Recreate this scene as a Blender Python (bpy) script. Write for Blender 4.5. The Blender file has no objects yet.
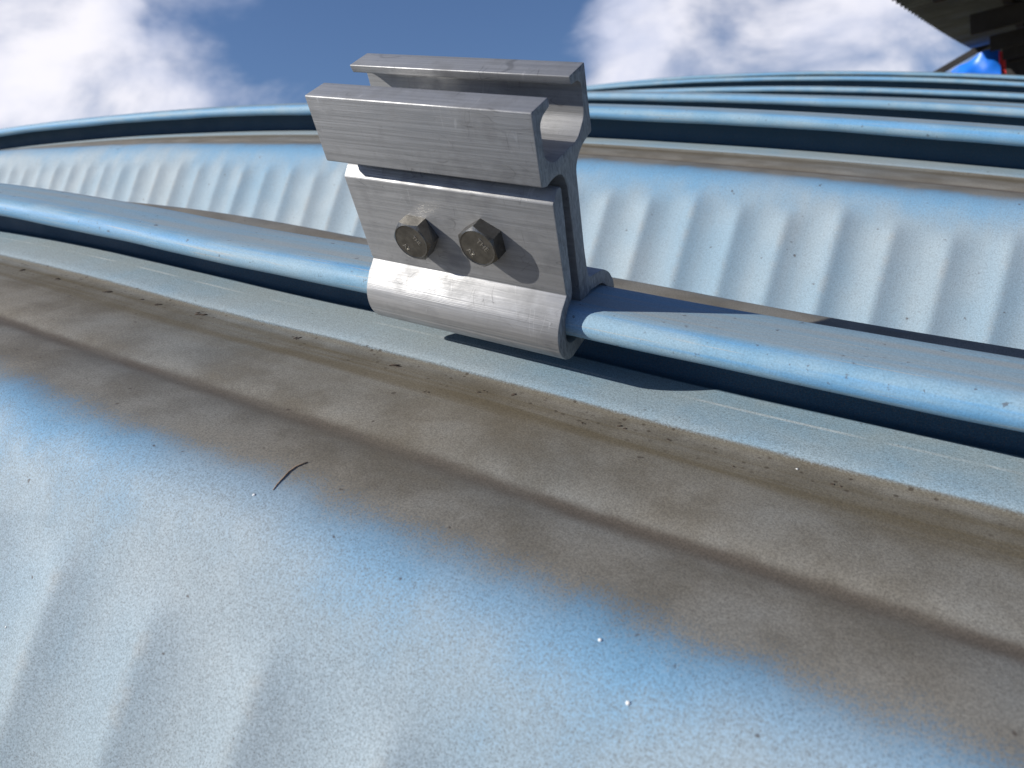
import bpy, bmesh, math, random
import numpy as np
from mathutils import Matrix, Vector
random.seed(7)
rng = np.random.default_rng(11)
SC = bpy.context.scene
COL = SC.collection

# ------------------------------------------------------------------ camera
# Everything is measured in the roof's own frame: X along the seams, Y across them, Z out of the roof.
# W sets that frame into the world (the roof climbs gently to the left, towards the crown of the arch).
TILT = 0.125
W = Matrix.Rotation(0.07, 4, 'X') @ Matrix.Rotation(TILT, 4, 'Y')
CAM = Vector((0.17634, -0.20519, 0.07738))
FWD = Vector((-0.44788, 0.78385, -0.43009))
RIGHT = Vector((0.86446, 0.50247, 0.01555))
UP = Vector((-0.22830, 0.36483, 0.90265))
FPX = 758.4
cd = bpy.data.cameras.new('camera')
cd.sensor_width = 36.0
cd.lens = 36.0 * FPX / 1024.0
cd.clip_start = 0.005
cd.clip_end = 2000.0
cd.dof.use_dof = True
cd.dof.focus_distance = 0.262
cd.dof.aperture_fstop = 24.0
cam = bpy.data.objects.new('camera', cd)
COL.objects.link(cam)
R3 = Matrix((RIGHT, UP, -FWD)).transposed()
cam.matrix_world = W @ (Matrix.Translation(CAM) @ R3.to_4x4())
SC.camera = cam

# ------------------------------------------------------------------ sky and sun
SUN = (W.to_3x3() @ Vector((-0.740, -0.540, 0.402))).normalized()      # towards the sun
ELEV = math.asin(SUN.z)
AZIM = math.atan2(SUN.x, SUN.y)
SC.view_settings.view_transform = 'Standard'
SC.view_settings.look = 'None'
SC.view_settings.gamma = 1.0
SC.view_settings.exposure = 0.10
SC.view_settings.use_curve_mapping = False

def pixdir(u, v):
    """world direction of a photo pixel"""
    d = RIGHT * ((u - 512) / FPX) + UP * ((384 - v) / FPX) + FWD
    return (W.to_3x3() @ d).normalized()

class NT:
    """small helper for node trees"""
    def __init__(s, tree):
        s.t = tree
    def n(s, typ, **kw):
        nd = s.t.nodes.new(typ)
        for k, v in kw.items():
            setattr(nd, k, v)
        return nd
    def put(s, sock, v):
        if isinstance(v, bpy.types.NodeSocket):
            s.t.links.new(v, sock)
        elif v is not None:
            sock.default_value = v
    def math(s, op, a, b=None, c=None, clamp=False):
        nd = s.n('ShaderNodeMath', operation=op, use_clamp=clamp)
        for i, v in enumerate((a, b, c)):
            if v is not None:
                s.put(nd.inputs[i], v)
        return nd.outputs[0]
    def vmath(s, op, a, b=None):
        nd = s.n('ShaderNodeVectorMath', operation=op)
        s.put(nd.inputs[0], a)
        if b is not None:
            s.put(nd.inputs[1], b)
        return nd
    def mix(s, f, a, b, blend='MIX'):
        nd = s.n('ShaderNodeMix', data_type='RGBA', blend_type=blend)
        s.put(nd.inputs[0], f); s.put(nd.inputs[6], a); s.put(nd.inputs[7], b)
        return nd.outputs[2]
    def ramp(s, x, lo, hi, a=0.0, b=1.0, smooth=True):
        nd = s.n('ShaderNodeMapRange', interpolation_type='SMOOTHSTEP' if smooth else 'LINEAR')
        s.put(nd.inputs[0], x); s.put(nd.inputs[1], lo); s.put(nd.inputs[2], hi)
        s.put(nd.inputs[3], a); s.put(nd.inputs[4], b)
        return nd.outputs[0]
    def noise(s, vec, scale, detail=3.0, rough=0.55, dist=0.0, col=False):
        nd = s.n('ShaderNodeTexNoise')
        if vec is not None:
            s.put(nd.inputs['Vector'], vec)
        nd.inputs['Scale'].default_value = scale
        nd.inputs['Detail'].default_value = detail
        nd.inputs['Roughness'].default_value = rough
        nd.inputs['Distortion'].default_value = dist
        return nd.outputs[1 if col else 0]
    def scalev(s, vec, v):
        return s.vmath('MULTIPLY', vec, v).outputs[0]
    def bump(s, h, strength, dist, normal=None):
        nd = s.n('ShaderNodeBump')
        nd.inputs['Strength'].default_value = strength
        nd.inputs['Distance'].default_value = dist
        s.put(nd.inputs['Height'], h)
        if normal is not None:
            s.put(nd.inputs['Normal'], normal)
        return nd.outputs[0]

world = bpy.data.worlds.new('World')
SC.world = world
world.use_nodes = True
wt = world.node_tree
wt.nodes.clear()
g = NT(wt)
geo = g.n('ShaderNodeTexCoord')
dirv = geo.outputs['Generated']
sep = g.n('ShaderNodeSeparateXYZ'); g.put(sep.inputs[0], dirv)
zz = g.math('ADD', g.math('MULTIPLY', g.math('ABSOLUTE', sep.outputs[2]), 0.9), 0.19)
comb = g.n('ShaderNodeCombineXYZ')
g.put(comb.inputs[0], sep.outputs[0]); g.put(comb.inputs[1], sep.outputs[1]); g.put(comb.inputs[2], zz)
sky = g.n('ShaderNodeTexSky', sky_type='NISHITA', sun_disc=False)
sky.sun_elevation = ELEV
sky.sun_rotation = AZIM
sky.air_density = 1.0
sky.dust_density = 0.6
sky.ozone_density = 1.6
g.put(sky.inputs[0], g.vmath('NORMALIZE', comb.outputs[0]).outputs[0])
# clouds: broken cumulus all round, two banks of it where the photograph has them
cv = g.scalev(dirv, (1.0, 1.0, 1.5))
n1 = g.noise(cv, 4.2, 6.0, 0.50, 0.35)
n2 = g.noise(g.vmath('ADD', cv, (3.1, 1.7, 0.4)).outputs[0], 11.0, 5.0, 0.55, 0.2)
def blob(u, v, lo, hi):
    d = g.vmath('DOT_PRODUCT', dirv, tuple(pixdir(u, v)))
    return g.ramp(d.outputs['Value'], lo, hi)
bank = g.math('MAXIMUM', blob(70, 15, 0.962, 0.9985), blob(790, 30, 0.955, 0.9990))
clear = g.math('MAXIMUM', blob(430, 60, 0.975, 0.999), blob(170, 190, 0.9990, 0.9998))
cover = g.math('ADD', g.math('ADD', n1, g.math('MULTIPLY', n2, 0.14)), g.math('MULTIPLY', bank, 0.20))
cover = g.math('SUBTRACT', cover, g.math('MULTIPLY', clear, 0.13))
cloud = g.ramp(cover, 0.60, 0.85)
shade = g.ramp(g.noise(g.vmath('ADD', cv, (0.0, 0.05, 0.02)).outputs[0], 6.0, 5.0, 0.5), 0.35, 0.68)
ccol = g.mix(shade, (11.5, 12.3, 15.4, 1), (18.0, 17.6, 18.6, 1))
skyc = g.mix(1.0, sky.outputs[0], (1.05, 1.26, 1.68, 1), 'MULTIPLY')
out = g.mix(g.math('MULTIPLY', cloud, 0.93), skyc, ccol)
bg = g.n('ShaderNodeBackground')
g.put(bg.inputs[0], out)
bg.inputs[1].default_value = 0.054
wo = g.n('ShaderNodeOutputWorld')
g.put(wo.inputs[0], bg.outputs[0])

sd = bpy.data.lights.new('sun', 'SUN')
sd.energy = 5.0
sd.angle = math.radians(0.53)
sd.color = (1.0, 0.95, 0.87)
sun = bpy.data.objects.new('sun', sd)
COL.objects.link(sun)
sun.rotation_euler = (-SUN).to_track_quat('-Z', 'Y').to_euler()

SC.render.engine = 'CYCLES'
SC.cycles.use_denoising = True
SC.cycles.max_bounces = 8

# ------------------------------------------------------------------ materials
def material(name):
    m = bpy.data.materials.new(name)
    m.use_nodes = True
    m.node_tree.nodes.clear()
    h = NT(m.node_tree)
    p = h.n('ShaderNodeBsdfPrincipled')
    o = h.n('ShaderNodeOutputMaterial')
    m.node_tree.links.new(p.outputs[0], o.inputs[0])
    return m, h, p

def attr(h, name, vec=False):
    nd = h.n('ShaderNodeAttribute', attribute_name=name)
    return nd.outputs['Vector' if vec else 'Fac']

def painted_roof(name, cap=False):
    m, h, p = material(name)
    uv = h.n('ShaderNodeUVMap', uv_map='metres').outputs[0]
    info = h.n('ShaderNodeObjectInfo').outputs['Random']
    off = h.n('ShaderNodeCombineXYZ')
    h.put(off.inputs[2], h.math('MULTIPLY', info, 37.0))
    P = h.vmath('ADD', uv, off.outputs[0]).outputs[0]           # metres along the seam, metres round the profile
    prof = attr(h, 'prof')                                       # signed distance across from the seam
    big = h.noise(P, 9.0, 3.0, 0.5)
    mid = h.noise(P, 38.0, 4.0, 0.6)
    fine = h.noise(P, 1700.0, 2.0, 0.75)
    def dots(scale, keep, r0, r1):
        vo = h.n('ShaderNodeTexVoronoi', feature='F1')
        vo.inputs['Scale'].default_value = scale
        h.put(vo.inputs['Vector'], P)
        sc_ = h.n('ShaderNodeSeparateColor'); h.put(sc_.inputs[0], vo.outputs['Color'])
        return h.math('MULTIPLY', h.ramp(vo.outputs['Distance'], r0, r1), h.ramp(sc_.outputs[0], keep, keep + 0.12))
    grit = h.math('MAXIMUM', dots(1900.0, 0.45, 0.50, 0.24), h.math('MULTIPLY', dots(620.0, 0.90, 0.26, 0.16), 0.8))
    down = h.noise(h.scalev(P, (60.0, 7.0, 1.0)), 1.0, 3.0, 0.55)     # streaks that run down the wall
    along = h.noise(h.scalev(P, (5.0, 170.0, 1.0)), 1.0, 4.0, 0.6)    # streaks along the seam
    pale = (0.325, 0.390, 0.428, 1)
    blue = (0.235, 0.350, 0.440, 1)
    deep = (0.15, 0.33, 0.51, 1)
    if cap:
        col = h.mix(h.ramp(mid, 0.35, 0.70), (0.20, 0.365, 0.50, 1), (0.285, 0.42, 0.515, 1))
        grey = h.math('MULTIPLY', h.ramp(prof, 0.0035, 0.0105), h.ramp(h.math('ADD', big, h.math('MULTIPLY', mid, 0.5)), 0.52, 0.86, 0.55, 1.0))
        col = h.mix(grey, col, h.mix(h.ramp(along, 0.35, 0.65), (0.30, 0.345, 0.36, 1), (0.24, 0.36, 0.44, 1)))
        fresh = h.math('MULTIPLY', h.ramp(along, 0.46, 0.64), h.ramp(prof, 0.014, 0.002))
        col = h.mix(h.math("MULTIPLY", fresh, 0.62), col, (0.10, 0.33, 0.62, 1))
        scr = h.noise(h.scalev(P, (18.0, 900.0, 1.0)), 1.0, 2.0, 0.5)
        col = h.mix(h.math('MULTIPLY', h.ramp(scr, 0.64, 0.72), 0.45), col, (0.46, 0.42, 0.34, 1))
        col = h.mix(h.math('MULTIPLY', h.ramp(h.noise(P, 300.0, 3.0, 0.6), 0.66, 0.72), 0.7), col, (0.10, 0.10, 0.11, 1))
    else:
        bl = h.math('ADD', h.math('MULTIPLY', big, 0.80), h.math('MULTIPLY', down, 0.22))
        col = h.mix(h.ramp(bl, 0.36, 0.74), pale, blue)
        # worn-in bluer streak just below the dirt
        e = h.math('ADD', prof, h.math('MULTIPLY', h.math('SUBTRACT', mid, 0.5), 0.020))
        e = h.math('ADD', e, h.math('MULTIPLY', h.math('SUBTRACT', big, 0.5), 0.024))
        e = h.math('ADD', e, h.math('MULTIPLY', h.math('SUBTRACT', fine, 0.5), 0.026))
        e = h.math('ADD', e, h.math('MULTIPLY', h.math('SUBTRACT', down, 0.5), 0.010))
        band = h.math('MULTIPLY', h.ramp(e, -0.116, -0.094), h.ramp(e, -0.080, -0.089))
        col = h.mix(h.math('MULTIPLY', band, h.ramp(big, 0.32, 0.60, 0.35, 0.95)), col, deep)
        # brown dust settled on the shoulder
        d1 = h.ramp(e, -0.097, -0.080)
        d2 = h.ramp(h.math('ADD', prof, h.math('MULTIPLY', h.math('SUBTRACT', fine, 0.5), 0.002)), -0.0022, -0.0036)
        patch = h.ramp(h.math('ADD', h.math('MULTIPLY', big, 0.6), h.math('MULTIPLY', mid, 0.5)), 0.36, 0.76, 1.0, 0.80)
        dust = h.math('MULTIPLY', h.math('MULTIPLY', d1, d2), patch)
        dcol = h.mix(h.ramp(mid, 0.35, 0.65), (0.158, 0.128, 0.084, 1), (0.222, 0.186, 0.132, 1))
        col = h.mix(h.math('MULTIPLY', dust, 0.93), col, dcol)
        # the crease holds the darkest dirt, and so does the upper edge of the dust
        cw = h.math('ADD', prof, h.math('MULTIPLY', h.math('SUBTRACT', h.noise(P, 60.0, 3.0, 0.7), 0.5), 0.0035))
        cr = h.math('MULTIPLY', h.ramp(cw, -0.0630, -0.0568), h.ramp(cw, -0.0518, -0.0556))
        col = h.mix(h.math('MULTIPLY', cr, h.ramp(mid, 0.30, 0.62, 0.40, 0.80)), col, (0.085, 0.064, 0.046, 1))
        up = h.math('MULTIPLY', h.ramp(cw, -0.036, -0.018), h.ramp(cw, -0.0070, -0.0115))
        col = h.mix(h.math('MULTIPLY', up, h.ramp(along, 0.36, 0.62, 0.25, 0.85)), col, (0.135, 0.108, 0.064, 1))
        lip = h.math('MULTIPLY', h.ramp(prof, -0.0062, -0.0038), h.ramp(prof, -0.0014, -0.0028))
        col = h.mix(h.math('MULTIPLY', lip, h.ramp(mid, 0.3, 0.6, 0.2, 0.6)), col, (0.15, 0.135, 0.10, 1))
        # clean but dulled strip under the seam
        st = h.ramp(prof, -0.0029, -0.0020)
        scol = h.mix(h.ramp(mid, 0.35, 0.68), (0.33, 0.425, 0.475, 1), (0.26, 0.395, 0.495, 1))
        scol = h.mix(h.math('MULTIPLY', h.ramp(big, 0.40, 0.62), 0.6), scol, (0.41, 0.45, 0.45, 1))
        col = h.mix(h.math('MULTIPLY', st, 0.9), col, scol)
        wl = h.math('MULTIPLY', h.ramp(prof, 0.0160, 0.0166), h.ramp(prof, 0.0180, 0.0174))
        col = h.mix(h.math('MULTIPLY', wl, h.ramp(mid, 0.40, 0.60, 0.0, 0.55)), col, (0.62, 0.66, 0.66, 1))
        bits = h.math('MULTIPLY', dots(330.0, 0.62, 0.30, 0.14), h.ramp(cw, -0.026, -0.009))
        col = h.mix(h.math('MULTIPLY', h.math('MULTIPLY', bits, h.ramp(prof, -0.0005, -0.0035)), 0.75), col, (0.06, 0.045, 0.032, 1))
        # shade under the fold, painted into the web as a near-black blue
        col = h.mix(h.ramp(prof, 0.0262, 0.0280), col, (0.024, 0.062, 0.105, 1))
        # rusty bloom on the crests of the crimps
        rib = attr(h, 'rib')
        rc = h.math('MULTIPLY', h.ramp(rib, 0.62, 0.95), h.ramp(h.noise(P, 70.0, 4.0, 0.7), 0.44, 0.64))
        col = h.mix(h.math('MULTIPLY', rc, 0.14), col, (0.45, 0.33, 0.20, 1))
        # scattered dark droppings and spots
        sp = h.ramp(h.noise(P, 210.0, 2.0, 0.5), 0.735, 0.775)
        col = h.mix(h.math('MULTIPLY', sp, 0.75), col, (0.07, 0.055, 0.045, 1))
    # fine grit everywhere
    sh = h.ramp(fine, 0.36, 0.64, 0.80, 1.21, smooth=False)
    gm = h.n('ShaderNodeCombineColor')
    for i in range(3):
        h.put(gm.inputs[i], sh)
    col = h.mix(0.55 if cap else 1.0, col, gm.outputs[0], 'MULTIPLY')
    gr = grit
    col = h.mix(h.math('MULTIPLY', gr, 0.14 if cap else 0.42), col, (0.10, 0.085, 0.07, 1))
    h.put(p.inputs['Base Color'], col)
    h.put(p.inputs['Roughness'], h.ramp(mid, 0.3, 0.7, 0.56 if cap else 0.62, 0.72 if cap else 0.78))
    p.inputs['Specular IOR Level'].default_value = 0.32 if cap else 0.30
    b = h.bump(fine, 0.25, 0.0003)
    b = h.bump(h.noise(P, 22.0, 2.0), 0.12, 0.0016, b)
    h.put(p.inputs['Normal'], b)
    return m

def aluminium(name, cut=False):
    m, h, p = material(name)
    oc = h.n('ShaderNodeTexCoord').outputs['Object']
    draw = h.noise(h.scalev(oc, (14.0, 2600.0, 2600.0)), 1.0, 4.0, 0.6)      # die lines along the extrusion
    wide = h.noise(h.scalev(oc, (22.0, 900.0, 900.0)), 1.0, 4.0, 0.65)
    blot = h.noise(oc, 85.0, 4.0, 0.6)
    col = h.mix(h.ramp(wide, 0.30, 0.70), (0.31, 0.313, 0.317, 1), (0.41, 0.412, 0.416, 1))
    col = h.mix(h.math('MULTIPLY', h.ramp(blot, 0.44, 0.70), 0.55), col, (0.20, 0.202, 0.206, 1))
    # thin dark scratches running every way
    wv = h.vmath('ADD', oc, h.vmath('SCALE', h.noise(oc, 55.0, 2.0, 0.5, 0.0, True)).outputs[0]).outputs[0]
    v1 = h.n('ShaderNodeTexVoronoi', feature='DISTANCE_TO_EDGE'); v1.inputs['Scale'].default_value = 62.0
    dsv = h.vmath('MULTIPLY', h.noise(oc, 70.0, 2.0, 0.5, 0.0, True), (0.02, 0.02, 0.02)).outputs[0]
    h.put(v1.inputs['Vector'], h.vmath('ADD', oc, dsv).outputs[0])
    scr = h.math('MULTIPLY', h.ramp(v1.outputs['Distance'], 0.011, 0.003), h.ramp(h.noise(oc, 48.0, 2.0), 0.56, 0.64))
    col = h.mix(h.math('MULTIPLY', scr, 0.28), col, (0.15, 0.145, 0.14, 1))
    for sx, sy, sz, rx, ry, msk, amt, tone in ((240.0, 40.0, 30.0, 0.3, 0.9, 31.0, 0.55, 0.12), (60.0, 30.0, 190.0, 0.2, 0.5, 37.0, 0.45, 0.13),
                                               (150.0, 60.0, 40.0, 0.1, -0.7, 43.0, 0.30, 0.62), (25.0, 50.0, 520.0, 0.0, 0.06, 29.0, 0.45, 0.12)):
        mp = h.n('ShaderNodeMapping')
        h.put(mp.inputs['Vector'], oc)
        mp.inputs['Rotation'].default_value = (rx, ry, 0.0)
        mp.inputs['Scale'].default_value = (sx, sy, sz)
        ln = h.noise(mp.outputs[0], 1.0, 1.0, 0.4, 0.4)
        th = h.ramp(h.math('ABSOLUTE', h.math('SUBTRACT', ln, 0.5)), 0.010, 0.003)
        th = h.math('MULTIPLY', th, h.ramp(h.noise(oc, msk * 2.2, 2.0), 0.56, 0.64))
        col = h.mix(h.math('MULTIPLY', th, amt), col, (tone, tone, tone, 1))
    pit = h.ramp(h.noise(oc, 1100.0, 1.0), 0.70, 0.78)
    col = h.mix(h.math('MULTIPLY', pit, 0.4), col, (0.2, 0.2, 0.2, 1))
    if cut:
        saw = h.noise(h.scalev(oc, (1.0, 900.0, 240.0)), 1.0, 4.0, 0.65, 1.0)
        col = h.mix(h.ramp(saw, 0.35, 0.65), (0.22, 0.225, 0.23, 1), (0.42, 0.425, 0.43, 1))
        h.put(p.inputs['Roughness'], h.ramp(saw, 0.3, 0.7, 0.45, 0.62))
        nb = h.bump(saw, 0.8, 0.0006)
    else:
        h.put(p.inputs['Roughness'], h.ramp(blot, 0.3, 0.7, 0.38, 0.58))
        nb = h.bump(draw, 0.35, 0.00025)
        nb = h.bump(wide, 0.25, 0.0004, nb)
    h.put(p.inputs['Base Color'], col)
    p.inputs['Metallic'].default_value = 0.45
    h.put(p.inputs['Normal'], nb)
    return m

def plain(name, col, rough=0.6, metal=0.0, var=0.25, scale=20.0, bump=0.0):
    m, h, p = material(name)
    oc = h.n('ShaderNodeTexCoord').outputs['Object']
    n = h.noise(oc, scale, 5.0, 0.6)
    a = tuple(c * (1 - var) for c in col) + (1,)
    b = tuple(min(1, c * (1 + var)) for c in col) + (1,)
    h.put(p.inputs['Base Color'], h.mix(h.ramp(n, 0.3, 0.7), a, b))
    p.inputs['Roughness'].default_value = rough
    p.inputs['Metallic'].default_value = metal
    if bump:
        h.put(p.inputs['Normal'], h.bump(n, 0.5, bump))
    return m

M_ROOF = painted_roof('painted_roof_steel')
M_CAP = painted_roof('painted_seam_steel', cap=True)
M_ALU = aluminium('extruded_aluminium')
M_CUT = aluminium('sawn_aluminium', cut=True)
M_BOLT = plain('stainless_bolt', (0.20, 0.19, 0.172), 0.27, 0.9, 0.25, 260.0, 0.0003)
M_MARK = plain('bolt_marking', (0.62, 0.60, 0.56), 0.25, 1.0, 0.1, 300.0)
M_TWIG = plain('dry_twig', (0.40, 0.26, 0.16), 0.8, 0.0, 0.4, 700.0, 0.0005)
M_FLECK = plain('white_fleck', (0.80, 0.80, 0.78), 0.5, 0.0, 0.05, 500.0)
M_CLOD = plain('dirt_clod', (0.062, 0.043, 0.030), 0.95, 0.0, 0.4, 900.0, 0.0006)
M_SHED = plain('shed_sheet', (0.15, 0.18, 0.20), 0.55, 0.3, 0.3, 3.0)
M_SHEDD = plain('shed_timber', (0.030, 0.028, 0.027), 0.8, 0.0, 0.3, 8.0)
M_TARP = plain('blue_tarpaulin', (0.015, 0.17, 0.75), 0.38, 0.0, 0.15, 6.0, 0.01)
M_RED = plain('red_cloth', (0.75, 0.045, 0.05), 0.8, 0.0, 0.15, 20.0, 0.01)
M_WALL = plain('rendered_wall', (0.42, 0.40, 0.37), 0.9, 0.0, 0.15, 2.0, 0.004)
M_EARTH = plain('dry_earth', (0.20, 0.17, 0.11), 0.95, 0.0, 0.4, 0.15)

# ------------------------------------------------------------------ object helpers
def link(name, mesh, mat=None, parent=None, smooth=False):
    o = bpy.data.objects.new(name, mesh)
    COL.objects.link(o)
    if mat and not mesh.materials:
        mesh.materials.append(mat)
    if smooth:
        mesh.polygons.foreach_set('use_smooth', np.ones(len(mesh.polygons), bool))
    if parent:
        o.parent = parent
    else:
        o.matrix_world = W
    return o

def empty(name, label=None, cat=None, loc=(0, 0, 0), rot=None):
    o = bpy.data.objects.new(name, None)
    COL.objects.link(o)
    m = Matrix.Translation(loc)
    if rot is not None:
        m = m @ rot
    o.matrix_world = W @ m
    o.empty_display_size = 0.05
    if label:
        o['label'] = label; o['category'] = cat
    return o

def from_bm(name, bm, mat, parent=None, smooth=False):
    bmesh.ops.recalc_face_normals(bm, faces=bm.faces)
    me = bpy.data.meshes.new(name)
    bm.to_mesh(me); bm.free()
    return link(name, me, mat, parent, smooth)

# ------------------------------------------------------------------ the arched roof
RAD, APEX, PITCH = 8.063, 0.1727, 0.40
DZ = [0.0, 0.0, 0.0230, 0.0095, -0.0155, -0.0260, -0.0240, -0.0255, -0.05]   # index = seam + 1
def seam_lift(k):
    return DZ[min(max(k + 1, 0), len(DZ) - 1)]
# the nearest seam is a little bent: measured from the photograph
BX = np.array([-2.0, -0.60, -0.26, -0.15, -0.09, 0.0, 0.085, 0.145, 0.18, 0.25, 2.0])
BZ = np.array([0.006, 0.009, 0.0072, 0.0040, 0.0008, 0.0008, -0.0003, -0.0014, 0.0004, 0.0012, 0.0])
def bend(k, t):
    if k == 0:
        return sum(np.interp(t + q, BX, BZ) for q in np.linspace(-0.045, 0.045, 13)) / 13.0
    return 0.0015 * np.sin(t * 2.3 + k * 1.7) * np.ones_like(t)
def arch(t):
    th = (t - APEX) / RAD
    return RAD * np.sin(th) + APEX, RAD * np.cos(th) - RAD * math.cos(APEX / RAD), th

ANG = math.radians(54)
CORN = -0.100          # where shoulder and wall would meet
def front_half():
    """profile of the side that rises to a seam, y measured from that seam; from the trough up"""
    pts = []
    a = 0.070
    bot = (CORN - a, -0.034 - a * math.tan(ANG))
    nrm = []
    for s in np.linspace(0.0, 0.90, 36):
        pts.append((bot[0] + (CORN - bot[0]) * s, bot[1] + (-0.034 - bot[1]) * s))
    p0 = pts[-1]; p1 = (CORN, -0.034); p2 = (CORN + 0.014, -0.0341)
    for q in np.linspace(0.12, 1.0, 10):
        pts.append(((1-q)**2*p0[0] + 2*q*(1-q)*p1[0] + q*q*p2[0], (1-q)**2*p0[1] + 2*q*(1-q)*p1[1] + q*q*p2[1]))
    pts += [(-0.080, -0.0340), (-0.072, -0.0342), (-0.066, -0.0347), (-0.0615, -0.0354), (-0.0585, -0.0360), (-0.0560, -0.0362), (-0.0535, -0.0358),
            (-0.0505, -0.0350), (-0.046, -0.0345), (-0.038, -0.0343), (-0.028, -0.0346), (-0.018, -0.0350), (-0.0085, -0.0354), (-0.0055, -0.0355),
            (-0.0038, -0.0352), (-0.0022, -0.0343), (0.003, -0.0339), (0.009, -0.0336), (0.015, -0.0335), (0.020, -0.0335),
            (0.0255, -0.0335), (0.0275, -0.0335), (0.0296, -0.0332), (0.0308, -0.0320), (0.0310, -0.0250), (0.0310, -0.0105)]
    return pts
FRONT = front_half()
BACK = [(0.0322, -0.0105), (0.0322, -0.0310), (0.0335, -0.0328), (0.0380, -0.0335), (0.046, -0.0340), (0.058, -0.0346), (0.062, -0.0354), (0.066, -0.0344),
        (0.080, -0.0332), (0.098, -0.0322), (0.114, -0.0318)]
for q in np.linspace(0.2, 1.0, 6):
    BACK.append(((1-q)**2*0.114 + 2*q*(1-q)*0.1195 + q*q*0.1245, (1-q)**2*-0.0318 + 2*q*(1-q)*-0.0318 + q*q*-0.0400))
for s in np.linspace(0.15, 1.0, 10):
    BACK.append((0.1245 + 0.060 * s, -0.0400 + (FRONT[0][1] + 0.0400) * s))
RIBP = 0.030
def crimp(t, phase, seed, rp=RIBP):
    """scalloped crimps: rounded valleys, sharp crests; returns height 0..1"""
    x = (t - phase) / rp
    r = np.random.default_rng(seed)
    jit = r.normal(0, 0.022, 4000)
    idx = np.floor(x).astype(int) + 2000
    x = x + 0.5 * (jit[idx] * (1 - (x % 1)) + jit[idx + 1] * (x % 1))
    s = np.sin(np.pi * x)
    v = 1.0 - np.sqrt(s * s + 0.006)
    amp = 1.0 + 0.5 * r.normal(0, 0.35, 4000)[idx]
    return v, np.round(x).astype(int)

def panel_mesh(name, k, ts, phase):
    """the pan between seam k-1 and seam k (y grows away from the camera)"""
    prof = [(y + (k - 1) * PITCH, z, -0.70 * y, 0) for y, z in BACK] + [(y + k * PITCH, z, y, 1) for y, z in FRONT]
    prof = np.array(prof)
    n = len(prof); m = len(ts)
    dy = np.gradient(prof[:, 0]); dz = np.gradient(prof[:, 1])
    ln = np.hypot(dy, dz); ny, nz = -dz / ln, dy / ln          # outward (upward) normal of the profile
    arc = np.concatenate([[0], np.cumsum(np.hypot(np.diff(prof[:, 0]), np.diff(prof[:, 1])))])
    T = ts[:, None]
    v, idx = crimp(ts, phase, 100 + k, 0.0385 if k == 0 else RIBP)
    r = np.random.default_rng(300 + k)
    ends = r.normal(0, 0.0018, 4000)
    gains = 1.0 + r.normal(0, 0.07, 4000)
    top = (-0.054 if k == 0 else -0.047) + ends[idx + 2000]                              # each crimp dies out at its own height
    Z = prof[None, :, 1]
    fade = np.clip((top[:, None] - Z) / 0.012, 0, 1); fade = fade * fade * (3 - 2 * fade)
    h = v[:, None] * fade
    disp = (0.0022 if k == 0 else 0.0029) * h * gains[idx + 2000][:, None]
    # mild oil-canning of the thin sheet
    oil = 0.0005 * np.sin(T * 9.0 + k) * np.sin(prof[None, :, 0] * 21.0 + T * 3.0) + 0.0003 * np.sin(T * 23.0 + 2.0 * k + prof[None, :, 0] * 40)
    w1 = np.where(prof[:, 3] > 0.5, 1.0, 0.0)
    oil = oil * np.clip((np.abs(prof[:, 2]) - 0.012) / 0.05, 0, 1)[None, :]
    yk = (prof[:, 0] - (k - 1) * PITCH) / PITCH
    q = np.clip((yk - 0.25) / 0.45, 0, 1); q = q * q * (3 - 2 * q)
    lift = (1 - q)[None, :] * (seam_lift(k - 1) + bend(k - 1, ts)[:, None]) + q[None, :] * (seam_lift(k) + bend(k, ts)[:, None])
    Y = prof[None, :, 0] + (disp + oil) * ny[None, :]
    Zr = Z + lift + (disp + oil) * nz[None, :]
    ax, az, th = arch(ts)
    X = ax[:, None] + Zr * np.sin(th)[:, None]
    ZZ = az[:, None] + Zr * np.cos(th)[:, None]
    co = np.stack([X, np.broadcast_to(Y, X.shape), ZZ], -1).reshape(-1, 3)
    return grid_mesh(name, co, m, n, np.stack([np.repeat(ts, n), np.tile(arc, m)], 1), np.tile(prof[:, 2], m), h.reshape(-1))

def grid_mesh(name, co, m, n, uv, prof, rib, closed=False):
    i = np.arange(m - 1)[:, None] * n
    j = np.arange(n if closed else n - 1)[None, :]
    j2 = (j + 1) % n
    f = np.stack([i + j, i + n + j, i + n + j2, i + j2], -1).reshape(-1, 4)
    me = bpy.data.meshes.new(name)
    me.vertices.add(len(co)); me.vertices.foreach_set('co', co.astype(np.float32).ravel())
    me.loops.add(f.size); me.loops.foreach_set('vertex_index', f.ravel().astype(np.int32))
    me.polygons.add(len(f))
    me.polygons.foreach_set('loop_start', np.arange(0, f.size, 4, dtype=np.int32))
    me.polygons.foreach_set('loop_total', np.full(len(f), 4, np.int32))
    me.update(calc_edges=True)
    l = me.uv_layers.new(name='metres')
    l.data.foreach_set('uv', uv[f.ravel()].astype(np.float32).ravel())
    for nm, val in (('prof', prof), ('rib', rib)):
        a = me.attributes.new(nm, 'FLOAT', 'POINT')
        a.data.foreach_set('value', np.asarray(val, np.float32))
    me.validate()
    return me

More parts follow.
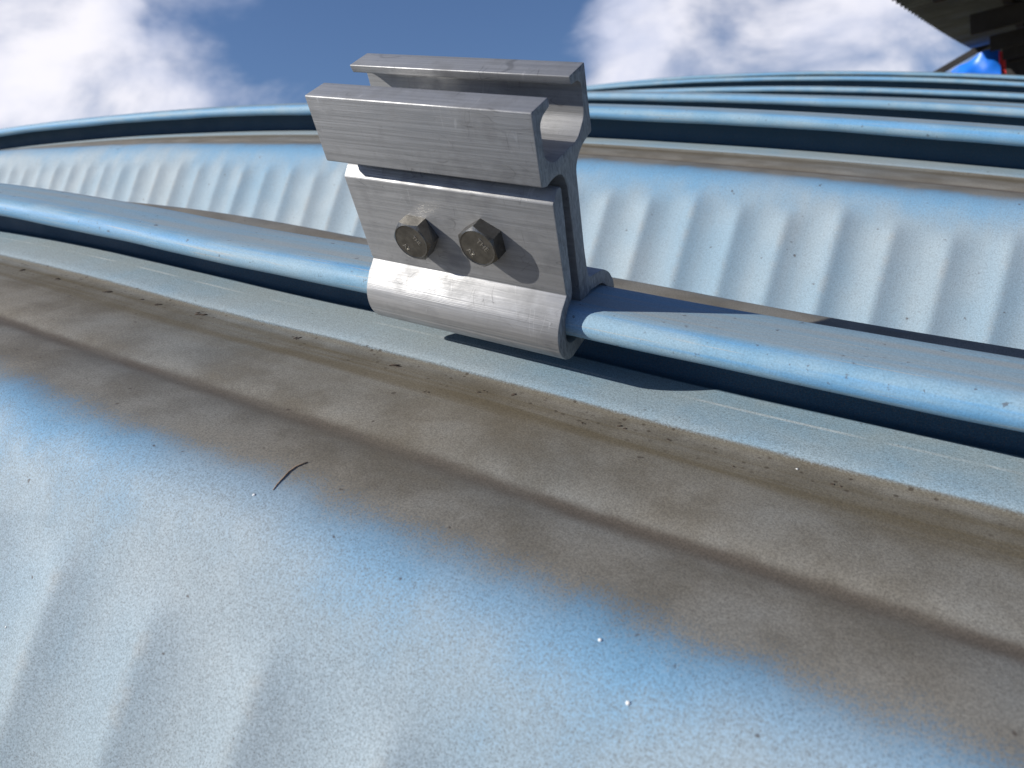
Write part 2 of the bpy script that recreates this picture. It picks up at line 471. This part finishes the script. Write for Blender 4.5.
# folded seam cap: flat top, rolled front edge, open behind
CAPP = []
def _arc(cy, cz, ry, rz, a0, a1, n):
    for a in np.linspace(math.radians(a0), math.radians(a1), n):
        CAPP.append((cy + ry * math.cos(a), cz + rz * math.sin(a)))
_arc(0.0058, -0.0112, 0.0054, 0.0048, 268, 100, 16)
CAPP += [(0.0085, -0.0062), (0.014, -0.0059), (0.020, -0.0058), (0.026, -0.0058)]
_arc(0.0295, -0.0086, 0.0026, 0.0028, 88, -80, 9)
CAPP += [(0.024, -0.0120), (0.0185, -0.0135), (0.0170, -0.0150), (0.010, -0.0158)]
def cap_mesh(name, k, ts):
    P = np.array(CAPP); n = len(P); m = len(ts)
    wob = np.random.default_rng(50 + k)
    ph = wob.uniform(0, 6, 6)
    T = ts[:, None]
    dent = 0.00022 * np.sin(T * 31 + ph[0]) + 0.00010 * np.sin(T * 67 + ph[1]) + 0.00004 * np.sin(T * 140 + ph[2])
    low = np.clip((-0.009 - P[:, 1]) / 0.007, 0, 1)[None, :]
    Y = P[None, :, 0] + k * PITCH + 0.6 * dent
    Z = P[None, :, 1] + dent * low + seam_lift(k) + bend(k, ts)[:, None] + 0.0003 * np.sin(T * 12 + ph[3])
    ax, az, th = arch(ts)
    X = ax[:, None] + Z * np.sin(th)[:, None]; ZZ = az[:, None] + Z * np.cos(th)[:, None]
    arc = np.concatenate([[0], np.cumsum(np.hypot(np.diff(P[:, 0]), np.diff(P[:, 1])))])
    return grid_mesh(name, np.stack([X, np.broadcast_to(Y, X.shape), ZZ], -1).reshape(-1, 3), m, n,
                     np.stack([np.repeat(ts, n), np.tile(arc, m)], 1), np.tile(P[:, 0], m), np.zeros(n * m), closed=True)

roof = empty('arched_roof', 'curved faded blue sheet metal roof with crimped pans and raised seams under the clamp', 'roof')
def samples(fine, lo, hi):
    return np.concatenate([np.arange(-4.6, lo, 0.02), np.arange(lo, hi, fine), np.arange(hi, 3.2, 0.02)])
NPAN = 7
PHASE = {0: -0.0150, 1: 0.0}
panels = []
for k in range(0, NPAN):
    ts = samples(0.0022, -1.7, 0.6) if k < 2 else samples(0.0045, -2.6, 0.9)
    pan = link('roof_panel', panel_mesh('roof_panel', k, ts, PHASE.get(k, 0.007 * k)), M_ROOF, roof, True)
    ts = samples(0.004, -1.7, 0.6) if k < 2 else samples(0.02, -2.6, 0.9)
    link('seam_cap', cap_mesh('seam_cap', k, ts), M_CAP, pan, True)
    panels.append(pan)

# ------------------------------------------------------------------ the seam clamp
TH = 0.343          # the clamp leans this much over the seam
LEN = 0.078
clamp = empty('seam_clamp', 'bare aluminium clamp with slotted rail top and two hex bolts gripping the blue roof seam', 'clamp', rot=Matrix.Rotation(TH, 4, 'X'))
def fillet(pts, rads, seg=4):
    """round the corners of a closed outline; pts in mm"""
    o = []
    n = len(pts)
    for i in range(n):
        p = Vector(pts[i]); a = Vector(pts[i - 1]); b = Vector(pts[(i + 1) % n]); r = rads[i]
        da = (a - p); db = (b - p)
        if r <= 0:
            o.append(tuple(p)); continue
        d = min(r, da.length * 0.45, db.length * 0.45)
        s = p + da.normalized() * d; e = p + db.normalized() * d
        for q in range(seg + 1):
            t = q / seg
            w = s * (1 - t) ** 2 + p * 2 * t * (1 - t) + e * t * t
            o.append((w.x, w.y))
    return o
def extrude(name, outline, parent, x0=0.0, x1=LEN, bev=0.00035):
    bm = bmesh.new()
    a = [bm.verts.new((x0, y / 1000, z / 1000)) for y, z in outline]
    b = [bm.verts.new((x1, y / 1000, z / 1000)) for y, z in outline]
    n = len(outline)
    ends = [bm.faces.new(a), bm.faces.new(b[::-1])]
    for i in range(n):
        bm.faces.new((a[i], a[(i + 1) % n], b[(i + 1) % n], b[i]))
    bmesh.ops.recalc_face_normals(bm, faces=bm.faces)
    rim = [e for f in ends for e in f.edges]
    bmesh.ops.bevel(bm, geom=rim, offset=bev, segments=2, profile=0.6, affect='EDGES', clamp_overlap=True)
    for f in bm.faces:
        big = abs(f.normal.x) > 0.95
        f.material_index = 1 if big else 0
        f.smooth = not big
    me = bpy.data.meshes.new(name)
    bm.to_mesh(me); bm.free()
    me.materials.append(M_ALU); me.materials.append(M_CUT)
    try:
        me.set_sharp_from_angle(angle=math.radians(38))
    except Exception:
        pass
    return link(name, me, None, parent)

body = [(-5.2, 62.0), (4.4, 62.0), (4.7, 59.4), (0.6, 58.6), (-1.4, 57.0), (-1.4, 47.4), (2.6, 44.2), (5.2, 43.7), (18.6, 43.4), (24.0, 48.0),
        (24.2, 57.4), (22.2, 59.2), (18.0, 59.5), (17.3, 62.2), (27.1, 62.3), (28.0, 41.6), (20.4, 40.4), (15.9, 36.6),
        (15.6, 8.0), (16.2, -4.0), (21.0, -5.6), (27.6, -8.1), (31.8, -12.0), (34.8, -17.6), (34.9, -22.0), (31.2, -22.2), (29.8, -17.0), (26.0, -12.6),
        (17.5, -9.6), (9.4, -9.0), (9.4, 33.0), (7.6, 37.8), (5.4, 39.2), (1.5, 39.9), (-2.2, 39.4), (-5.2, 40.7)]
brad = [0.5, 0.5, 0.6, 1.2, 1.5, 2.5, 2.0, 2.0, 2.5, 2.0, 2.0, 1.5, 0.6, 0.5, 0.5, 0.9, 2.5, 4.0,
        0, 3.0, 1.0, 2.0, 2.0, 2.0, 1.0, 1.0, 2.0, 2.0, 2.0, 0.8, 2.0, 1.8, 1.5, 1.5, 0.4, 0.5]
extrude('rail_body', fillet(body, brad), clamp)
plate = [(-0.9, 33.0), (2.6, 36.2), (5.0, 35.6), (5.0, 30.5), (4.4, 14.0), (4.2, 0.0), (3.4, -2.6), (-0.4, -5.0), (-3.0, -8.0), (-3.6, -12.0), (-3.2, -16.0), (-0.4, -18.6), (4.0, -19.6), (9.0, -20.0), (9.0, -24.0)]
prad = [0.5, 0.8, 0.8, 1, 0, 2, 1.5, 2, 2, 2, 2, 2, 2, 0.8, 0.8]
for deg in [84, 76, 68, 60, 52, 44, 36, 28, 20, 14.2, 13.2, 12.2, 6, -2, -10, -18, -26, -34, -42, -50]:
    k_ = 0.992 if deg == 13.2 else 1.0                       # a die line runs along the lip
    plate.append((0.5 - 9.6 * k_ * math.cos(math.radians(deg)), -13.2 - 11.0 * k_ * math.sin(math.radians(deg))))
    prad.append(0)
plate += [(-4.0, -2.6), (-1.8, -1.2), (0.1, 0.3), (-0.2, 1.2)]
prad += [1.0, 0.8, 0.3, 0.2]
extrude('grip_plate', fillet(plate, prad), clamp, 0.0008, LEN + 0.0003)

def hexagon(r, rot):
    return [(r * math.cos(rot + i * math.pi / 3), r * math.sin(rot + i * math.pi / 3)) for i in range(6)]
def bolt(cx, cz, rot, marks):
    """hex head on the plate face, face towards -y; a shank and a nut behind"""
    bm = bmesh.new()
    R, Hh = 0.00752, 0.0056
    y0 = -0.00045
    N = 48
    rings = []
    # head side: hexagonal, cut by a 30 degree chamfer cone towards the face
    def hexr(a, k=0.9993):
        d = (a - rot) % (math.pi / 3) - math.pi / 6
        return R * math.cos(math.pi / 6) / math.cos(d) * k
    angs = [rot + 2 * math.pi * i / N for i in range(N)]
    rings.append([(hexr(a), y0) for a in angs])
    rc = R * math.cos(math.pi / 6) * 0.955
    rings.append([(hexr(a), y0 - Hh + max(0.0, (hexr(a) - rc)) * math.tan(math.radians(32))) for a in angs])
    rings.append([(rc, y0 - Hh) for a in angs])
    rings.append([(rc * 0.93, y0 - Hh + 0.00016) for a in angs])
    vs = [[bm.verts.new((cx + r * math.cos(a), y, cz + r * math.sin(a))) for (r, y), a in zip(ring, angs)] for ring in rings]
    for q in range(len(vs) - 1):
        for i in range(N):
            bm.faces.new((vs[q][i], vs[q][(i + 1) % N], vs[q + 1][(i + 1) % N], vs[q + 1][i]))
    bm.faces.new(vs[-1]); bm.faces.new(vs[0][::-1])
    # shank
    s0 = [bm.verts.new((cx + 0.004 * math.cos(a), 0.001, cz + 0.004 * math.sin(a))) for a in angs[::2]]
    s1 = [bm.verts.new((cx + 0.004 * math.cos(a), 0.026, cz + 0.004 * math.sin(a))) for a in angs[::2]]
    for i in range(N // 2):
        bm.faces.new((s0[i], s0[(i + 1) % (N // 2)], s1[(i + 1) % (N // 2)], s1[i]))
    bm.faces.new(s1)
    b = from_bm('hex_bolt', bm, M_BOLT, clamp)
    nb = bmesh.new()
    h0 = [nb.verts.new((cx + x, 0.0158, cz + z)) for x, z in hexagon(0.0075, rot + 0.3)]
    h1 = [nb.verts.new((cx + x, 0.0220, cz + z)) for x, z in hexagon(0.0075, rot + 0.3)]
    nb.faces.new(h0); nb.faces.new(h1[::-1])
    for i in range(6):
        nb.faces.new((h0[i], h0[(i + 1) % 6], h1[(i + 1) % 6], h1[i]))
    bmesh.ops.recalc_face_normals(nb, faces=nb.faces)
    bmesh.ops.bevel(nb, geom=nb.edges[:], offset=0.0005, segments=2, affect='EDGES')
    from_bm('nut', nb, M_BOLT, b)
    for txt, dx, dz, size, ang in marks:
        cu = bpy.data.curves.new('mark', 'FONT')
        cu.body = txt; cu.size = size; cu.extrude = 0.00011; cu.align_x = 'CENTER'; cu.align_y = 'CENTER'
        cu.resolution_u = 3
        to = bpy.data.objects.new('mark', cu); COL.objects.link(to)
        dg = bpy.context.evaluated_depsgraph_get()
        me = bpy.data.meshes.new_from_object(to.evaluated_get(dg))
        bpy.data.objects.remove(to)
        M = Matrix.Translation((cx + dx, y0 - Hh + 0.00012, cz + dz)) @ Matrix.Rotation(math.pi / 2, 4, 'X') @ Matrix.Rotation(ang, 4, 'Z')
        me.transform(M)
        me.name = 'head_marking'
        me.materials.clear()
        link('head_marking', me, M_MARK, b)
bolt(0.0263, 0.0150, math.radians(58), [('A2', -0.0026, -0.0024, 0.0024, math.radians(-48)), ('THE', 0.0026, 0.0010, 0.0020, math.radians(-52))])
bolt(0.0524, 0.0172, math.radians(33), [('A2', -0.0028, -0.0020, 0.0026, math.radians(-48)), ('THE', 0.0022, 0.0014, 0.0026, math.radians(-48))])

# ------------------------------------------------------------------ litter on the roof
def on_panel0(u, v):
    """where the ray of a photo pixel meets the near pan (roof frame)"""
    d = (RIGHT * ((u - 512) / FPX) + UP * ((384 - v) / FPX) + FWD)
    dg = bpy.context.evaluated_depsgraph_get()
    inv = panels[0].matrix_world.inverted()
    o = panels[0]
    ok, loc, nor, _ = BVH0.ray_cast(CAM, d.normalized())[0] is not None, None, None, None
    hit = BVH0.ray_cast(CAM, d.normalized())
    return hit[0], hit[1]
from mathutils.bvhtree import BVHTree
me0 = panels[0].data
nv = len(me0.vertices)
_co = np.empty(nv * 3, np.float32); me0.vertices.foreach_get('co', _co)
_lv = np.empty(len(me0.loops), np.int32); me0.loops.foreach_get('vertex_index', _lv)
_co = _co.reshape(-1, 3)
_f = _lv.reshape(-1, 4)
_near = (np.abs(_co[_f[:, 0], 0]) < 0.45)
BVH0 = BVHTree.FromPolygons([tuple(map(float, c)) for c in _co], [tuple(map(int, f)) for f in _f[_near]], epsilon=0.0)

def blobby(name, p, nrm, r, flat, mat, parent, seed, stretch=1.0, ang=0.0):
    rr = random.Random(seed)
    bm = bmesh.new()
    bmesh.ops.create_icosphere(bm, subdivisions=2, radius=1.0)
    q = nrm.to_track_quat('Z', 'Y').to_matrix() @ Matrix.Rotation(ang, 3, 'Z')
    for v in bm.verts:
        s = 1 + rr.uniform(-0.28, 0.28)
        c = Vector((v.co.x * r * stretch * s, v.co.y * r * s, v.co.z * r * flat * s + r * flat * 0.35))
        v.co = p + q @ c
    return from_bm(name, bm, mat, parent, True)

for i, (u, v, r) in enumerate([(254, 495, 0.00040), (600, 640, 0.00042), (628, 703, 0.00046), (797, 469, 0.00036), (6, 627, 0.0003)]):
    p, nrm = on_panel0(u, v)
    if p is not None:
        blobby('paint_fleck', p, nrm, r, 0.45, M_FLECK, panels[0], i)
clods = [(395, 366, 0.0016, 3.0), (428, 392, 0.0007, 1.6), (105, 292, 0.0018, 2.2), (158, 305, 0.0013, 2.0), (200, 314, 0.0016, 2.2), (59, 279, 0.0012, 2.0),
         (486, 392, 0.0011, 1.5), (512, 394, 0.0010, 2.0), (584, 424, 0.0007, 1.4), (622, 427, 0.0009, 1.6), (669, 440, 0.0009, 1.8), (734, 467, 0.0006, 1.3), (834, 485, 0.0008, 1.4), (296, 338, 0.0012, 2.2),
         (22, 270, 0.0012, 2.4), (141, 299, 0.0011, 1.8)]
for i, (u, v, r, st) in enumerate(clods):
    p, nrm = on_panel0(u, v)
    if p is not None:
        for j in range(3):
            o = Vector((random.gauss(0, r * 0.9), random.gauss(0, r * 0.5), 0))
            blobby('dirt_clod', p + o, nrm, r * random.uniform(0.3, 0.62), 0.22, M_CLOD, panels[0], 100 + 7 * i + j, st * 0.8, random.uniform(0.3, 1.1))

def tube(name, pts, rads, mat, parent=None, seg=8):
    bm = bmesh.new()
    rings = []
    for i, p in enumerate(pts):
        d = (pts[min(i + 1, len(pts) - 1)] - pts[max(i - 1, 0)]).normalized()
        q = d.to_track_quat('Z', 'Y')
        rings.append([bm.verts.new(p + q @ Vector((rads[i] * math.cos(2 * math.pi * j / seg), rads[i] * math.sin(2 * math.pi * j / seg), 0))) for j in range(seg)])
    for a, b in zip(rings, rings[1:]):
        for j in range(seg):
            bm.faces.new((a[j], a[(j + 1) % seg], b[(j + 1) % seg], b[j]))
    bm.faces.new(rings[0]); bm.faces.new(rings[-1])
    return from_bm(name, bm, mat, parent, True)
tw = []
for u, v in [(273, 490.5), (277, 485), (283, 478.5), (289, 472), (296, 467), (302, 464.5), (307.5, 462.5)]:
    p, nrm = on_panel0(u, v)
    tw.append(p + nrm * 0.00014)
t = tube('twig', tw, [0.00008, 0.00014, 0.00020, 0.00022, 0.00020, 0.00018, 0.00015], M_TWIG)
t['label'] = 'tiny curved dry brown twig lying on the faded blue roof sheet'
t['category'] = 'twig'

# ------------------------------------------------------------------ the shed whose eave overhangs the far end
CW = W @ CAM
def world(o):
    o.matrix_world = Matrix.Identity(4)
    return o
def wpt(u, v, dist):
    return CW + pixdir(u, v) * dist
def wpt_h(u, v, h):
    d = pixdir(u, v)
    return CW + d * (h / d.z)
def bar(name, a, b, w, hgt, mat, parent):
    """a squared timber from a to b"""
    d = (b - a).normalized()
    s = d.cross(Vector((0, 0, 1))).normalized() * (w / 2)
    t_ = s.cross(d).normalized() * (hgt / 2)
    bm = bmesh.new()
    r = [[bm.verts.new(p + s * i + t_ * j) for i, j in ((-1, -1), (1, -1), (1, 1), (-1, 1))] for p in (a, b)]
    bm.faces.new(r[0]); bm.faces.new(r[1][::-1])
    for i in range(4):
        bm.faces.new((r[0][i], r[0][(i + 1) % 4], r[1][(i + 1) % 4], r[1][i]))
    bmesh.ops.recalc_face_normals(bm, faces=bm.faces)
    bmesh.ops.bevel(bm, geom=bm.edges[:], offset=0.004, segments=1, affect='EDGES')
    return from_bm(name, bm, mat, parent)
GROUND = -4.5
HC = 0.52
EA = wpt_h(898, 0, HC); EB = wpt_h(974, 48, HC)
ed = (EB - EA); ed.z = 0; elen = ed.length; ed.normalize()
acr = Vector((ed.y, -ed.x, 0)).normalized()
if acr.x < 0:
    acr = -acr
shed = world(empty('shed', 'dark corrugated shed roof with timber purlins overhanging beyond the blue roof', 'shed'))
def canopy_pt(s, w):
    """s metres along the eave from EA, w metres in from it; the sheet climbs inwards and sags a little at the eave"""
    p = EA + ed * s + acr * w
    p.z += 0.16 * w - 0.020 * math.sin(max(0.0, min(1.0, (s + 1) / (elen + 2))) * math.pi)
    return p
S0, S1, WD = -2.6, elen + 1.6, 3.6
ns = int((S1 - S0) / 0.019)
bm = bmesh.new()
ws = [0, 0.05, 0.4, 0.9, 1.6, 2.4, WD]
lay = []
for th_ in (0.0, 0.004):
    rows = []
    for i in range(ns + 1):
        s_ = S0 + (S1 - S0) * i / ns
        cz_ = 0.014 * math.sin(2 * math.pi * s_ / 0.13)
        rows.append([bm.verts.new(canopy_pt(s_, w_) + Vector((0, 0, cz_ + th_))) for w_ in ws])
    lay.append(rows)
for rows in lay:
    for a, b in zip(rows, rows[1:]):
        for j in range(len(ws) - 1):
            bm.faces.new((a[j], b[j], b[j + 1], a[j + 1]))
for i in range(ns):
    bm.faces.new((lay[0][i][0], lay[0][i + 1][0], lay[1][i + 1][0], lay[1][i][0]))
from_bm('roof_sheet', bm, M_SHED, shed)
for w_ in (0.46, 1.05, 1.65, 2.3, 2.95):
    bar('purlin', canopy_pt(S0 + 0.05, w_) - Vector((0, 0, 0.062)), canopy_pt(S1 - 0.05, w_) - Vector((0, 0, 0.062)), 0.05, 0.10, M_SHEDD, shed)
for s_ in (-1.2, 0.4, 2.0, 3.6, elen - 0.2):
    if s_ < S1:
        bar('rafter', canopy_pt(s_, 0.30) - Vector((0, 0, 0.16)), canopy_pt(s_, WD) - Vector((0, 0, 0.16)), 0.06, 0.10, M_SHEDD, shed)
def wall(name, a, b, z0, z1, th_, mat, parent):
    d = (b - a); d.z = 0; d.normalize(); nn = Vector((-d.y, d.x, 0)) * th_
    bm = bmesh.new()
    lo = [bm.verts.new(Vector((p.x, p.y, z0))) for p in (a, b, b + nn, a + nn)]
    hi = [bm.verts.new(Vector((p.x, p.y, z1))) for p in (a, b, b + nn, a + nn)]
    bm.faces.new(lo[::-1]); bm.faces.new(hi)
    for i in range(4):
        bm.faces.new((lo[i], lo[(i + 1) % 4], hi[(i + 1) % 4], hi[i]))
    return from_bm(name, bm, mat, parent)
ea = canopy_pt(S1 + 0.02, 0.02); eb = canopy_pt(S1 + 0.02, WD)
wall('wall', ea, eb, GROUND, ea.z - 0.02, 0.10, M_SHEDD, shed)
sa = canopy_pt(S0, WD); sb = canopy_pt(S1, WD)
wall('wall', sa, sb, GROUND, sa.z + 0.02, -0.10, M_SHEDD, shed)
TD = (EB - CW).length * 0.97
bar('barge_board', wpt(922, 82, TD), wpt(992, 41, TD), 0.05, 0.060, M_SHEDD, shed)

def sheet(name, corners, nu, nv_, amp, mat, seed):
    """creased hanging cloth between four corner points (tl, tr, br, bl)"""
    rr = random.Random(seed)
    ph = [rr.uniform(0, 6) for _ in range(6)]
    tl, tr, br, bl = corners
    nrm = ((tr - tl).cross(bl - tl)).normalized()
    bm = bmesh.new()
    for off in (0, 0.003):
        vs = []
        for j in range(nv_ + 1):
            q = j / nv_
            for i in range(nu + 1):
                s_ = i / nu
                p = (tl * (1 - s_) + tr * s_) * (1 - q) + (bl * (1 - s_) + br * s_) * q
                d_ = math.sin(5 * s_ + 3 * q + ph[0]) + 0.6 * math.sin(11 * s_ - 7 * q + ph[1]) + 0.35 * abs(math.sin(9 * q + 6 * s_ + ph[2]))
                vs.append(bm.verts.new(p + nrm * (amp * d_ + off)))
        for j in range(nv_):
            for i in range(nu):
                a = j * (nu + 1) + i
                bm.faces.new((vs[a], vs[a + 1], vs[a + nu + 2], vs[a + nu + 1]))
    return world(from_bm(name, bm, mat, None, True))
tp = sheet('tarpaulin', [wpt(951, 69, TD - 0.06), wpt(999, 46, TD - 0.06), wpt(1003, 110, TD - 0.3), wpt(936, 110, TD - 0.3)], 22, 22, 0.022, M_TARP, 3)
tp['label'] = 'crumpled bright blue tarpaulin hanging under the dark sloping shed edge'
tp['category'] = 'tarpaulin'
rd = sheet('red_cloth', [wpt(999, 51, TD - 0.10), wpt(1005, 52, TD - 0.10), wpt(1008, 110, TD - 0.1), wpt(1000, 110, TD - 0.1)], 6, 16, 0.008, M_RED, 5)
rd['label'] = 'narrow strip of red cloth hanging beside the blue tarpaulin'
rd['category'] = 'cloth'

# ------------------------------------------------------------------ what carries the roof, and the ground
def roof_wall(t0, y0, t1, y1, drop):
    (x0, z0, _), (x1, z1, _) = [[float(q) for q in arch(np.array(t_))] for t_ in (t0, t1)]
    a = W @ Vector((x0, y0, z0 - drop)); b = W @ Vector((x1, y1, z1 - drop))
    o = wall('wall', a, b, GROUND, min(a.z, b.z), 0.12, M_WALL, None)
    o.parent = roof
    o.matrix_parent_inverse = roof.matrix_world.inverted()
    o.matrix_world = Matrix.Identity(4)
    return o
roof_wall(-4.55, -0.15, -4.55, 2.7, 0.135)
roof_wall(3.10, -0.15, 3.10, 2.7, 0.135)
bm = bmesh.new()
bmesh.ops.create_grid(bm, x_segments=8, y_segments=8, size=900.0)
for v in bm.verts:
    v.co.z = GROUND
gr = world(from_bm('ground', bm, M_EARTH))
gr['kind'] = 'structure'
